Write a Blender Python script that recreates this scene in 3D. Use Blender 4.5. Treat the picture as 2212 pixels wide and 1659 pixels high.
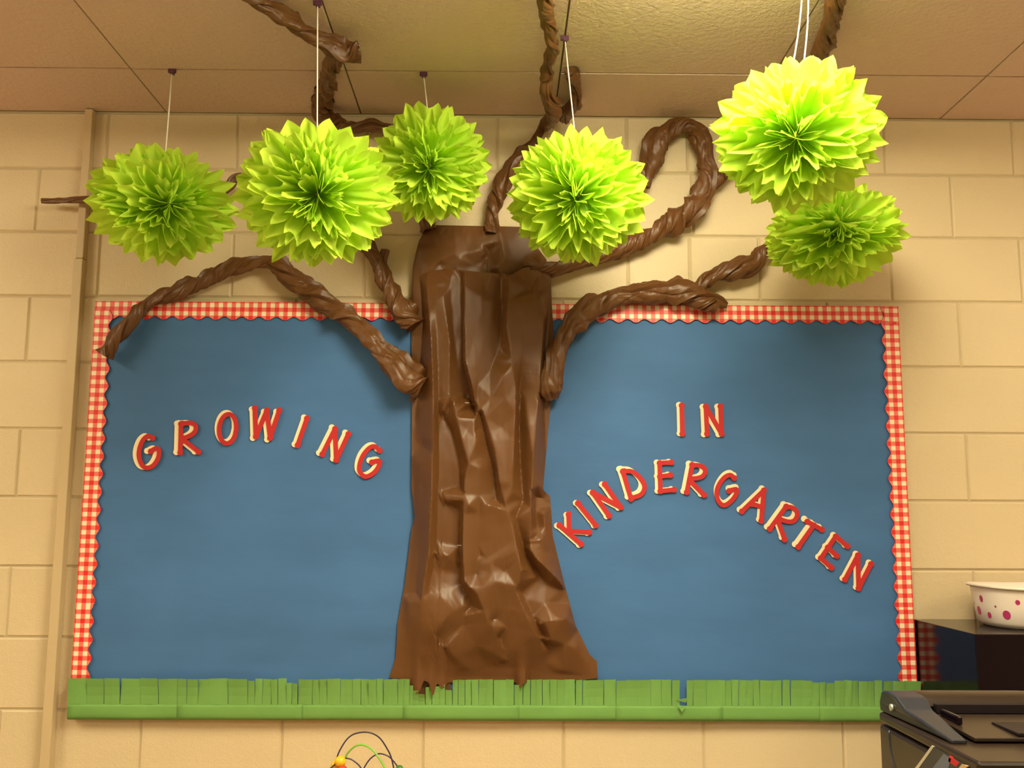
import bpy, bmesh, math, random
import numpy as np
from mathutils import Vector, Matrix, noise
from mathutils.geometry import delaunay_2d_cdt

for o in list(bpy.data.objects): bpy.data.objects.remove(o)
SC = bpy.context.scene
COL = SC.collection
PI = math.pi

# ------------------------------------------------------------------ camera
ZB = 0.95                       # height of the board's bottom edge above the floor
CEIL = ZB + 1.8289
F = 2111.4; CW, CH = 2212, 1659
CAMP = Vector((1.23499, -2.93454, ZB + 0.57041))
yaw, pitch, roll = 0.00947, 0.13741, 0.00458
fw = Vector((math.sin(yaw)*math.cos(pitch), math.cos(yaw)*math.cos(pitch), math.sin(pitch)))
rt = Vector((math.cos(yaw), -math.sin(yaw), 0)); up = rt.cross(fw)
rt, up = rt*math.cos(roll)+up*math.sin(roll), up*math.cos(roll)-rt*math.sin(roll)
cam = bpy.data.cameras.new('camera'); cam.sensor_width = 36; cam.lens = F*36/CW; cam.clip_start = .05
co = bpy.data.objects.new('camera', cam); COL.objects.link(co)
M = Matrix.Identity(4)
for i in range(3):
    M[i][0] = rt[i]; M[i][1] = up[i]; M[i][2] = -fw[i]; M[i][3] = CAMP[i]
co.matrix_world = M
SC.camera = co

def ray(px, py): return fw + rt*((px-CW/2)/F) + up*((CH/2-py)/F)
def at(px, py, Y=0.0):
    """photo pixel -> point of the vertical plane y = Y"""
    d = ray(px, py); return CAMP + d*((Y-CAMP.y)/d.y)
def atc(px, py, drop=0.0):
    """photo pixel -> point of the horizontal plane `drop` below the ceiling"""
    d = ray(px, py); return CAMP + d*((CEIL-drop-CAMP.z)/d.z)

# ------------------------------------------------------------------ world, lamps, exposure
wd = bpy.data.worlds.new('world'); SC.world = wd; wd.use_nodes = True
wd.node_tree.nodes['Background'].inputs[0].default_value = (1, .85, .62, 1)
wd.node_tree.nodes['Background'].inputs[1].default_value = .05
SC.view_settings.view_transform = 'Standard'; SC.view_settings.look = 'None'
SC.view_settings.exposure = -0.12; SC.view_settings.gamma = 1; SC.view_settings.use_curve_mapping = False
X0 = 0.17426; TS = 0.6096; YT = -0.3008
LAMP_COL = (1.0, .92, .62)
# (grid column, grid row, radiance of the lens): every lamp is a 2x4 ft ceiling fixture with a dropped glowing lens, built below
FIXTURES = [(2, 2, 46), (-3, 2, 25), (6, 2, 16), (-1, 6, 15), (2, 6, 17), (5, 6, 14)]

# ------------------------------------------------------------------ materials
def mat(name, col, rough=.6, spec=.3, bump=None, mottle=None, metal=0, coat=0):
    m = bpy.data.materials.new(name); m.use_nodes = True
    nt = m.node_tree; b = nt.nodes['Principled BSDF']
    b.inputs['Base Color'].default_value = (*col, 1); b.inputs['Roughness'].default_value = rough
    b.inputs['Specular IOR Level'].default_value = spec; b.inputs['Metallic'].default_value = metal
    b.inputs['Coat Weight'].default_value = coat
    tc = nt.nodes.new('ShaderNodeTexCoord')
    if mottle:
        sc, amt, stretch = mottle
        mp = nt.nodes.new('ShaderNodeMapping'); mp.inputs['Scale'].default_value = stretch
        nt.links.new(tc.outputs['Object'], mp.inputs[0])
        n = nt.nodes.new('ShaderNodeTexNoise'); n.inputs['Scale'].default_value = sc; n.inputs['Detail'].default_value = 4
        nt.links.new(mp.outputs[0], n.inputs[0])
        r = nt.nodes.new('ShaderNodeValToRGB')
        r.color_ramp.elements[0].position = .3; r.color_ramp.elements[1].position = .7
        r.color_ramp.elements[0].color = (*[c*(1-amt) for c in col], 1); r.color_ramp.elements[1].color = (*[min(1, c*(1+amt)) for c in col], 1)
        nt.links.new(n.outputs[0], r.inputs[0]); nt.links.new(r.outputs[0], b.inputs['Base Color'])
    prev = None
    for (sc, st, dist, stretch) in (bump or []):
        mp = nt.nodes.new('ShaderNodeMapping'); mp.inputs['Scale'].default_value = stretch
        nt.links.new(tc.outputs['Object'], mp.inputs[0])
        n = nt.nodes.new('ShaderNodeTexNoise'); n.inputs['Scale'].default_value = sc; n.inputs['Detail'].default_value = 3
        nt.links.new(mp.outputs[0], n.inputs[0])
        bp = nt.nodes.new('ShaderNodeBump'); bp.inputs['Strength'].default_value = st; bp.inputs['Distance'].default_value = dist
        nt.links.new(n.outputs[0], bp.inputs['Height'])
        if prev: nt.links.new(prev.outputs[0], bp.inputs['Normal'])
        prev = bp
    if prev: nt.links.new(prev.outputs[0], b.inputs['Normal'])
    return m
I3 = (1, 1, 1)
WALLC = (.66, .52, .33)
m_block = mat('painted_block', WALLC, .45, .35, bump=[(55, .35, .004, I3), (220, .45, .002, I3)], mottle=(3, .03, I3))
m_mortar = mat('mortar', (.56, .45, .29), .8, .2)
m_wall = mat('wall_paint', (.60, .49, .33), .6, .3)
m_floor = mat('floor_tile', (.38, .30, .20), .35, .4, mottle=(30, .12, I3))
m_tile = mat('ceiling_tile', (.69, .50, .44), .9, .1, bump=[(60, .6, .006, (1, 1, 1)), (160, .5, .003, I3)])
m_tee = mat('ceiling_tee', (.16, .12, .08), .7, .2)
m_white = mat('white_enamel', (.8, .78, .72), .4, .4)
m_race = mat('raceway_paint', (.56, .42, .25), .4, .4)
m_cork = mat('board_frame', (.35, .19, .08), .6, .3)
m_blue = mat('blue_paper', (.056, .148, .345), .62, .25, bump=[(3, .35, .012, (1, 1, 3.5)), (40, .12, .002, I3)], mottle=(2.6, .10, (1, 1, 2.5)))
m_brown = mat('brown_paper', (.128, .050, .014), .43, .42, bump=[(60, .10, .001, I3)], mottle=(5, .06, I3))
m_grass = mat('green_paper', (.165, .335, .085), .7, .2, bump=[(12, .3, .006, I3)], mottle=(8, .05, I3))
m_red = mat('red_card', (.47, .020, .022), .55, .3)
m_cream = mat('cream_card', (.88, .72, .47), .6, .3)
m_clip = mat('purple_clip', (.10, .03, .06), .5, .4)
m_string = mat('white_ribbon', (.9, .86, .78), .5, .3)
m_black = mat('gloss_black', (.007, .003, .005), .14, .22)
m_bin = mat('white_plastic', (.80, .68, .60), .35, .4)
m_dot = mat('magenta_print', (.42, .03, .13), .35, .4)
m_pbody = mat('printer_black', (.020, .011, .007), .33, .4, bump=[(300, .15, .0005, I3)])
m_pblue = mat('printer_slate', (.017, .019, .028), .35, .4)
m_pdark = mat('printer_inner', (.008, .004, .005), .5, .3)
m_silver = mat('silver', (.6, .58, .52), .3, .5, metal=.6)
m_gray = mat('patch_gray', (.10, .12, .17), .4, .4)
m_yel = mat('yellow_bead', (.85, .48, .02), .25, .5)
m_orn = mat('red_bead', (.7, .06, .04), .25, .5)
m_grn = mat('green_wire', (.20, .52, .05), .3, .5)
m_dgrn = mat('green_bead', (.05, .20, .03), .3, .5)
m_navy = mat('navy_wire', (.035, .022, .06), .3, .5)
m_wood = mat('pale_wood', (.5, .32, .15), .5, .3, mottle=(8, .1, (1, 8, 1)))

def tissue(name, col):
    m = bpy.data.materials.new(name); m.use_nodes = True; nt = m.node_tree
    nt.nodes.remove(nt.nodes['Principled BSDF']); out = nt.nodes['Material Output']
    d = nt.nodes.new('ShaderNodeBsdfDiffuse'); t = nt.nodes.new('ShaderNodeBsdfTranslucent'); x = nt.nodes.new('ShaderNodeMixShader')
    d.inputs[0].default_value = (*col, 1); t.inputs[0].default_value = (*[min(1, c*1.08) for c in col], 1)
    x.inputs[0].default_value = .42
    nt.links.new(d.outputs[0], x.inputs[1]); nt.links.new(t.outputs[0], x.inputs[2]); nt.links.new(x.outputs[0], out.inputs[0])
    return m
m_tissue = tissue('lime_tissue', (.68, .88, .10))

def gingham():
    m = bpy.data.materials.new('gingham_print'); m.use_nodes = True; nt = m.node_tree
    b = nt.nodes['Principled BSDF']; b.inputs['Roughness'].default_value = .45
    uv = nt.nodes.new('ShaderNodeUVMap'); sp = nt.nodes.new('ShaderNodeSeparateXYZ'); nt.links.new(uv.outputs[0], sp.inputs[0])
    def stripe(sock, off):
        a = nt.nodes.new('ShaderNodeMath'); a.operation = 'ADD'; a.inputs[1].default_value = off; nt.links.new(sock, a.inputs[0])
        q = nt.nodes.new('ShaderNodeMath'); q.operation = 'DIVIDE'; q.inputs[1].default_value = .0262; nt.links.new(a.outputs[0], q.inputs[0])
        f = nt.nodes.new('ShaderNodeMath'); f.operation = 'FRACT'; nt.links.new(q.outputs[0], f.inputs[0])
        l = nt.nodes.new('ShaderNodeMath'); l.operation = 'LESS_THAN'; l.inputs[1].default_value = .5; nt.links.new(f.outputs[0], l.inputs[0])
        return l.outputs[0]
    s1 = stripe(sp.outputs[0], .00655); s2 = stripe(sp.outputs[1], .0095)
    ad = nt.nodes.new('ShaderNodeMath'); ad.operation = 'ADD'; nt.links.new(s1, ad.inputs[0]); nt.links.new(s2, ad.inputs[1])
    h = nt.nodes.new('ShaderNodeMath'); h.operation = 'MULTIPLY'; h.inputs[1].default_value = .5; nt.links.new(ad.outputs[0], h.inputs[0])
    r = nt.nodes.new('ShaderNodeValToRGB'); r.color_ramp.interpolation = 'CONSTANT'
    r.color_ramp.elements[0].color = (.88, .74, .52, 1)
    r.color_ramp.elements[1].position = .25; r.color_ramp.elements[1].color = (.82, .17, .12, 1)
    e = r.color_ramp.elements.new(.75); e.color = (.72, .02, .02, 1)
    nt.links.new(h.outputs[0], r.inputs[0]); nt.links.new(r.outputs[0], b.inputs['Base Color'])
    return m
m_ging = gingham()

# ------------------------------------------------------------------ helpers
def link(name, me, m=None, parent=None, smooth=False, **props):
    o = bpy.data.objects.new(name, me); COL.objects.link(o)
    if m and me and not me.materials: me.materials.append(m)
    if smooth:
        for p in me.polygons: p.use_smooth = True
    if parent: o.parent = parent
    for k, v in props.items(): o[k] = v
    return o
def empty(name, loc, **props):
    o = bpy.data.objects.new(name, None); COL.objects.link(o); o.location = loc; o.empty_display_size = .05
    for k, v in props.items(): o[k] = v
    return o
def mesh(name, vs, fs, org=(0, 0, 0)):
    me = bpy.data.meshes.new(name); org = Vector(org)
    me.from_pydata([Vector(v)-org for v in vs], [], fs); me.update(); return me
def box_bm(bm, x0, x1, y0, y1, z0, z1, bev=0, seg=2):
    r = bmesh.ops.create_cube(bm, size=1)
    vs = r['verts']
    for v in vs: v.co = Vector(((x0+x1)/2+v.co.x*(x1-x0), (y0+y1)/2+v.co.y*(y1-y0), (z0+z1)/2+v.co.z*(z1-z0)))
    if bev:
        es = list({e for v in vs for e in v.link_edges})
        bmesh.ops.bevel(bm, geom=es, offset=bev, segments=seg, affect='EDGES', profile=.5)
def from_bm(name, bm, m, parent=None, smooth=False, org=None, **p):
    me = bpy.data.meshes.new(name)
    if org is not None: bmesh.ops.translate(bm, verts=bm.verts, vec=-Vector(org))
    bm.to_mesh(me); bm.free()
    return link(name, me, m, parent, smooth, **p)
def boxo(name, b, m, parent=None, bev=0, org=None, **p):
    bm = bmesh.new(); box_bm(bm, *b, bev=bev); return from_bm(name, bm, m, parent, org=org, **p)
def tube(pts, r, n=8, cap=True):
    vs, fs = [], []
    pts = [Vector(p) for p in pts]; N = len(pts)
    t0 = (pts[1]-pts[0]).normalized(); a = Vector((0, 1, 0)) if abs(t0.y) < .9 else Vector((1, 0, 0))
    nrm = (a - t0*a.dot(t0)).normalized()
    for i, p in enumerate(pts):
        t = (pts[min(i+1, N-1)]-pts[max(i-1, 0)]).normalized()
        nrm = (nrm - t*nrm.dot(t)).normalized(); bn = t.cross(nrm)
        rr = r[i] if hasattr(r, '__len__') else r
        for k in range(n):
            q = 2*PI*k/n; vs.append(p+(nrm*math.cos(q)+bn*math.sin(q))*rr)
    for i in range(N-1):
        for k in range(n):
            fs.append((i*n+k, i*n+(k+1) % n, (i+1)*n+(k+1) % n, (i+1)*n+k))
    if cap: fs.append(tuple(range(n))[::-1]); fs.append(tuple((N-1)*n+k for k in range(n)))
    return vs, fs
def spline(pts, k):
    """Catmull-Rom through tuples of any length"""
    P = [np.array(p, float) for p in pts]; P = [2*P[0]-P[1]]+P+[2*P[-1]-P[-2]]; out = []
    for i in range(1, len(P)-2):
        for j in range(k):
            t = j/k; a, b, c, d = P[i-1:i+3]
            out.append(.5*((2*b)+(-a+c)*t+(2*a-5*b+4*c-d)*t*t+(-a+3*b-3*c+d)*t**3))
    out.append(P[-2]); return out
def inv(o_loc, vs): return [Vector(v)-Vector(o_loc) for v in vs]

# ------------------------------------------------------------------ room shell
XL, XR, YF = -2.241, 5.2, -7.0
def struct(name, b, m): return boxo(name, b, m, kind='structure')
wall = struct('wall_back', (XL, XR, .005, .15, 0, CEIL+.1), m_mortar)
struct('wall_left', (XL-.15, XL, YF, .15, 0, CEIL+.1), m_wall)
struct('wall_right', (XR, XR+.15, YF, .15, 0, CEIL+.1), m_wall)
struct('wall_front', (XL-.15, XR+.15, YF-.15, YF, 0, CEIL+.1), m_wall)
struct('floor', (XL-.15, XR+.15, YF-.15, .15, -.1, 0), m_floor)
ceil = struct('ceiling', (XL-.15, XR+.15, YF-.15, .15, CEIL+.006, CEIL+.1), m_tee)

# concrete blocks: one object each, shared meshes
def slab_mesh(name, w, h, g=.0045, ch=.004, dep=.006):
    """chamfered face in local x,z, face at y=0, going back to y=dep"""
    a, b = w/2-g/2, h/2-g/2; c, d = a-ch, b-ch
    vs = [(-c, 0, -d), (c, 0, -d), (c, 0, d), (-c, 0, d), (-a, dep*.6, -b), (a, dep*.6, -b), (a, dep*.6, b), (-a, dep*.6, b),
          (-a, dep, -b), (a, dep, -b), (a, dep, b), (-a, dep, b)]
    fs = [(0, 1, 2, 3)]
    for i in range(4):
        j = (i+1) % 4; fs += [(i+4, j+4, j, i), (i+8, j+8, j+4, i+4)]
    return mesh(name, vs, fs)
CH8 = .2032; ZJ = ZB+1.64535; XJ = .19728
cache = {}
rnd = random.Random(4)
top = CEIL
course = 0
zt = CEIL; zb_ = ZJ
while zt > .001:
    zb_ = max(0, ZJ - course*CH8)
    par = (course % 2)
    js = []
    x = XJ + (.0 if par == 1 else CH8) - 20*.4064
    while x < XR:
        if x > XL+.02: js.append(x)
        x += .4064
    if course in (0, 2): js.append(XJ+4*.4064-.012)
    js = sorted([XL]+js+[XR])
    for a, b in zip(js[:-1], js[1:]):
        key = (round(b-a, 3), round(zt-zb_, 3))
        if key not in cache:
            cache[key] = slab_mesh('block', b-a, zt-zb_); cache[key].materials.append(m_block)
        o = bpy.data.objects.new('block', cache[key]); COL.objects.link(o); o.parent = wall
        o.location = ((a+b)/2, rnd.uniform(0, .0012), (zt+zb_)/2)
    zt = zb_; course += 1

# ceiling tiles
fx = {(c, r) for c, r, w in FIXTURES} | {(c, r+1) for c, r, w in FIXTURES}
tc_ = {}
for c in range(-4, 9):
    for r in range(0, 11):
        if (c, r) in fx: continue
        x0, x1 = max(XL, X0+c*TS), min(XR, X0+(c+1)*TS)
        y1 = 0 if r == 0 else YT-(r-1)*TS; y0 = max(YF, YT-r*TS)
        if x1-x0 < .03: continue
        key = (round(x1-x0, 3), round(y1-y0, 3))
        if key not in tc_:
            me = slab_mesh('ceiling_tile', key[0]+.0025, key[1], g=.0065, ch=.001, dep=.008); me.transform(Matrix.Rotation(-PI/2, 4, 'X')@Matrix.Scale(1, 4)); 
            # face must look down: local face at z=0, body above
            for v in me.vertices: v.co.z = abs(v.co.z)
            me.materials.append(m_tile); tc_[key] = me
        o = bpy.data.objects.new('ceiling_tile', tc_[key]); COL.objects.link(o); o.parent = ceil
        o.location = ((x0+x1)/2, (y0+y1)/2, CEIL+rnd.uniform(0, .0015)+(.0015 if c % 2 else 0))

# ceiling fixtures (frame, lens)
def emit(name, col, s):
    m = bpy.data.materials.new(name); m.use_nodes = True; b = m.node_tree.nodes['Principled BSDF']
    b.inputs['Base Color'].default_value = (.8, .8, .8, 1); b.inputs['Emission Color'].default_value = (*col, 1); b.inputs['Emission Strength'].default_value = s
    return m
where = {(2, 2): 'just in front of the tallest hanging pom-pom', (-3, 2): 'above the left end of the block wall', (6, 2): 'above the right end of the block wall',
         (-1, 6): 'at the left in the room behind the camera', (2, 6): 'at the middle of the room behind the camera', (5, 6): 'at the right in the room behind the camera'}
for c, r, w in FIXTURES:
    cx, cy = X0+(c+.5)*TS, YT-r*TS
    e = empty('ceiling_light', (cx, cy, CEIL), label='long recessed fluorescent ceiling light '+where[(c, r)], category='light', group='recessed ceiling lights')
    a, b = TS/2-.004, TS-.004
    bm = bmesh.new()
    for q in ((-a, -a+.035, -b, b), (a-.035, a, -b, b), (-a+.035, a-.035, -b, -b+.035), (-a+.035, a-.035, b-.035, b)):
        box_bm(bm, q[0], q[1], q[2], q[3], -.004, .004)
    from_bm('frame', bm, m_white, e)
    boxo('lens', (-a+.05, a-.05, -b+.05, b-.05, -.060, .003), emit('lamp_lens', LAMP_COL, w), e, bev=.012)

# ------------------------------------------------------------------ wire raceway on the left
rx = (at(152, 800, 0).x+at(110, 1500, 0).x)/2
e = empty('wire_raceway', (rx, 0, 0), label='tan square wire raceway running up the block wall left of the board', category='raceway')
zs = at(165, 563, 0).z
boxo('raceway_channel', (-.003, .025, -.031, 0, .0, zs-.0007), m_race, e, bev=.002)
boxo('raceway_channel', (.0005, .0245, -.029, 0, zs+.0007, CEIL-.001), m_race, e, bev=.002)
e2 = e

# ------------------------------------------------------------------ bulletin board
BY = -.020
bl, br_, tl, tr = at(153, 1553, BY), at(1983, 1558, BY), at(203, 649, BY), at(1941, 662, BY)
bx0, bx1 = (bl.x+tl.x)/2, (br_.x+tr.x)/2
bz0, bz1 = ZB, ZB+1.2192
e = empty('bulletin_board', (bx0, 0, bz0), label='large wall-mounted bulletin board covered with sky blue paper', category='board')
boxo('backing_board', (0.002, bx1-bx0-.002, -.0185, -.0015, .002, bz1-bz0-.002), m_cork, e)
# blue paper: gently waved sheet
vs, fs = [], []; NX, NZ = 150, 80
for j in range(NZ+1):
    for i in range(NX+1):
        x = (bx1-bx0)*i/NX; z = (bz1-bz0)*j/NZ
        h = .0018*noise.noise(Vector((x*1.6, z*9, 1)))+.0012*noise.noise(Vector((x*5, z*14, 5)))
        vs.append((x, -.0205+h*.6, z))
for j in range(NZ):
    for i in range(NX):
        a = j*(NX+1)+i; fs.append((a, a+1, a+NX+2, a+NX+1))
link('blue_paper', mesh('blue_paper', vs, fs), m_blue, e, smooth=True)

# scalloped gingham border: one strip per side
PS = .0524
def border(name, P0, P1, inward, label, ph=0, v_end=None):
    P0, P1, inward = Vector(P0), Vector(P1), Vector(inward)
    L = (P1-P0).length; d = (P1-P0)/L
    n = int(L/(PS/12)); vs, fs, uvs = [], [], []
    for i in range(n+1):
        u = L*i/n; c = math.cos(2*PI*(u+ph)/PS)
        edge = .0508+.0055*(c if c > 0 else c*1.0)
        lift = .0012+.0012*noise.noise(Vector((u*4, P0.x*3, 2)))
        for k, v in enumerate((0, .045, edge)):
            p = P0+d*u+inward*v; p.y += -lift*(k/2)-(.0012 if k == 2 else 0)
            vs.append(p); uvs.append((u+ph, v))
    for i in range(n):
        for k in range(2):
            a = i*3+k; fs.append((a, a+3, a+4, a+1))
    me = mesh(name, vs, fs, org=P0)
    uvl = me.uv_layers.new(name='UVMap')
    for lp in me.loops: uvl.data[lp.index].uv = uvs[lp.vertex_index]
    o = link(name, me, m_ging, label=label, category='border', group='red gingham border strips'); o.location = P0
    md = o.modifiers.new('t', 'SOLIDIFY'); md.thickness = .0006; md.offset = 0
    return o
YB = -.0228
xm = at(1050, 660, YB).x
border('gingham_border', (bx0, YB, bz1), (xm, YB, bz1), (0, 0, -1), 'red gingham scalloped border strip along the board top, left of trunk')
border('gingham_border', (xm+.004, YB, bz1), (bx1, YB, bz1), (0, 0, -1), 'red gingham scalloped border strip along the board top, right of trunk', ph=.02)
zg = at(300, 1462, YB).z
zsl = at(170, 1312, YB).z; zsr = at(1950, 1320, YB).z
border('gingham_border', (bx0+.0005, YB-.0015, bz1-.028), (bx0+.0005, YB-.0015, zsl), (1, 0, 0), 'long red gingham scalloped strip down the left edge of the board', ph=.03)
border('gingham_border', (bx0+.0005, YB-.0022, zsl+.004), (bx0+.0005, YB-.0022, zg-.04), (1, 0, 0), 'short red gingham scalloped piece at the bottom of the left board edge', ph=.01)
border('gingham_border', (bx1-.0005, YB-.0015, bz1-.001), (bx1-.0005, YB-.0015, zsr), (-1, 0, 0), 'long red gingham scalloped strip down the right edge of the board', ph=.0)
border('gingham_border', (bx1-.0005, YB-.0022, zsr+.004), (bx1-.0005, YB-.0022, zg-.04), (-1, 0, 0), 'short red gingham scalloped piece at the bottom of the right board edge', ph=.02)

# ------------------------------------------------------------------ paper grass along the bottom
GY = -.028
g0 = at(153, 1510, GY).x; 
grass = empty('paper_grass', (bx0, GY, ZB), label='long green paper grass strip with cut fringe along the bottom of the board', category='paper grass')
org = Vector((bx0, GY, ZB))
zbot = ZB-.002; zc = at(1000, 1522, GY).z; ztop = at(1000, 1466, GY).z
cuts = [153, 190, 228, 262, 305, 345, 386, 406, 430, 453, 495, 537, 552, 568, 588, 602, 620, 632, 645, 676, 692, 708, 736, 762, 781, 797, 815, 829, 848, 860, 872,
        885, 893, 905, 920, 934, 950, 963, 978, 990, 1005, 1019, 1034, 1050, 1066, 1094, 1111, 1130, 1146, 1158, 1172, 1188, 1203, 1218, 1243, 1258, 1272, 1304, 1330, 1352, 1376,
        1405, 1428, 1450, 1467, 1482, 1496, 1524, 1550, 1566, 1580, 1595, 1610, 1626, 1640, 1666, 1688, 1706, 1730, 1752, 1768, 1782, 1800, 1822, 1838, 1852, 1870, 1886, 1904, 1925, 1950, 1979]
short = {885: 12, 893: 22, 905: 30, 920: 16, 934: 14, 950: 10, 963: 22, 620: 8, 632: 8, 1111: 10, 1768: 4, 1782: 5, 1752: 4, 537: 3}
seams = [153, 386, 645, 872, 1111, 1330, 1550, 1768, 1979]
r5 = random.Random(9)
def gx(px): 
    if px <= 153: return bx0-.001
    if px >= 1979: return bx1+.001
    return at(px, 1500, GY).x
for si, (a, b) in enumerate(zip(seams[:-1], seams[1:])):
    vs, fs = [], []; xa, xb = gx(a), gx(b)+(.012 if b < 1979 else 0); n = 16; R = 5
    for j in range(R+1):
        for i in range(n+1):
            x = xa+(xb-xa)*i/n; t = j/R; z = zbot+(zc-zbot)*t
            z += (.004 if j == 0 else 0)*0
            h = .004+.006*math.sin(PI*t*.7)*(.6+.8*noise.noise(Vector((x*7, 1, 0))))+.002*(si % 2)
            vs.append((x, GY-h*.8+(.004 if j == 0 else 0), z))
    for j in range(R):
        for i in range(n): q = j*(n+1)+i; fs.append((q, q+1, q+n+2, q+n+1))
    s = link('paper_strip', mesh('paper_strip', vs, fs, org=org), m_grass, grass, smooth=True)
    md = s.modifiers.new('t', 'SOLIDIFY'); md.thickness = .0005
    cc = [c for c in cuts if a <= c <= b]
    for ca, cb in zip(cc[:-1], cc[1:]):
        x0, x1 = gx(ca)+.0002, gx(cb)-.0002
        if r5.random() < .45: x1 -= .001
        if ca == 1467:      # the folded-down blade
            vs = [(x0-.012, GY-.010, zc+.016), (x0+.016, GY-.016, zc+.010), (x0+.02, GY-.020, zc+.024), (x0-.010, GY-.018, zc+.006), (x0+.004, GY-.02, zc-.016), (x0+.016, GY-.014, zc-.002)]
            s2 = link('blade', mesh('blade', vs, [(0, 1, 2), (3, 4, 5)], org=org-Vector((bx0, 0, 0))*0), m_grass, s); continue
        tz = ztop - short.get(ca, 0)/745 + r5.uniform(-.0012, .0012)
        out = r5.uniform(.003, .012); sk = r5.uniform(-.001, .001)
        tl_ = r5.uniform(-.004, .004)
        xc = (x0+x1)/2; vs, fs = [], []
        for j in range(4):
            t = j/3; z = zc-.001+(tz-zc+.001)*t
            hb = [.004+.006*math.sin(PI*.7)*(.6+.8*noise.noise(Vector((x*7, 1, 0))))+.002*(si % 2) for x in (x0, x1)]
            for k, x in enumerate((x0, xc, x1)):
                base = .8*(hb[0]+(hb[1]-hb[0])*k/2)
                vs.append((x+sk*t, GY-base-out*t*t-(tl_*(k-1)*t)-(.0008 if k == 1 else 0), z+(k-1)*r5.uniform(-.0005, .0005)*(j == 3)))
        for j in range(3):
            for k in range(2): q = j*3+k; fs.append((q, q+1, q+4, q+3))
        link('blade', mesh('blade', vs, fs, org=org), m_grass, s)
# the paper_strip meshes are relative to `org`, so the blades share its frame

# ------------------------------------------------------------------ paper tree
TB = BY-.003           # face of the board paper
troot = at(1065, 1462, BY); troot = Vector((troot.x, BY, troot.z))
tree = empty('paper_tree', troot, label='brown crumpled paper tree with twisted branches on the board and wall', category='tree')

class Facet:
    """creased-paper field: random heights on a lattice, flat triangles between them"""
    def __init__(self, seed, wrap=None):
        r = random.Random(seed); self.t = [r.uniform(-1, 1) for _ in range(4096)]; self.w = wrap
    def g(self, i, j):
        if self.w: i %= self.w
        return self.t[(i*73+j*179+(i*j)*7) & 4095]
    def __call__(self, u, v):
        i, j = math.floor(u), math.floor(v); a, b = u-i, v-j
        if (i+j) % 2:
            if a+b < 1: return self.g(i, j)*(1-a-b)+self.g(i+1, j)*a+self.g(i, j+1)*b
            return self.g(i+1, j+1)*(a+b-1)+self.g(i, j+1)*(1-a)+self.g(i+1, j)*(1-b)
        if a > b: return self.g(i, j)*(1-a)+self.g(i+1, j)*(a-b)+self.g(i+1, j+1)*b
        return self.g(i, j)*(1-b)+self.g(i, j+1)*(b-a)+self.g(i+1, j+1)*a

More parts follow.
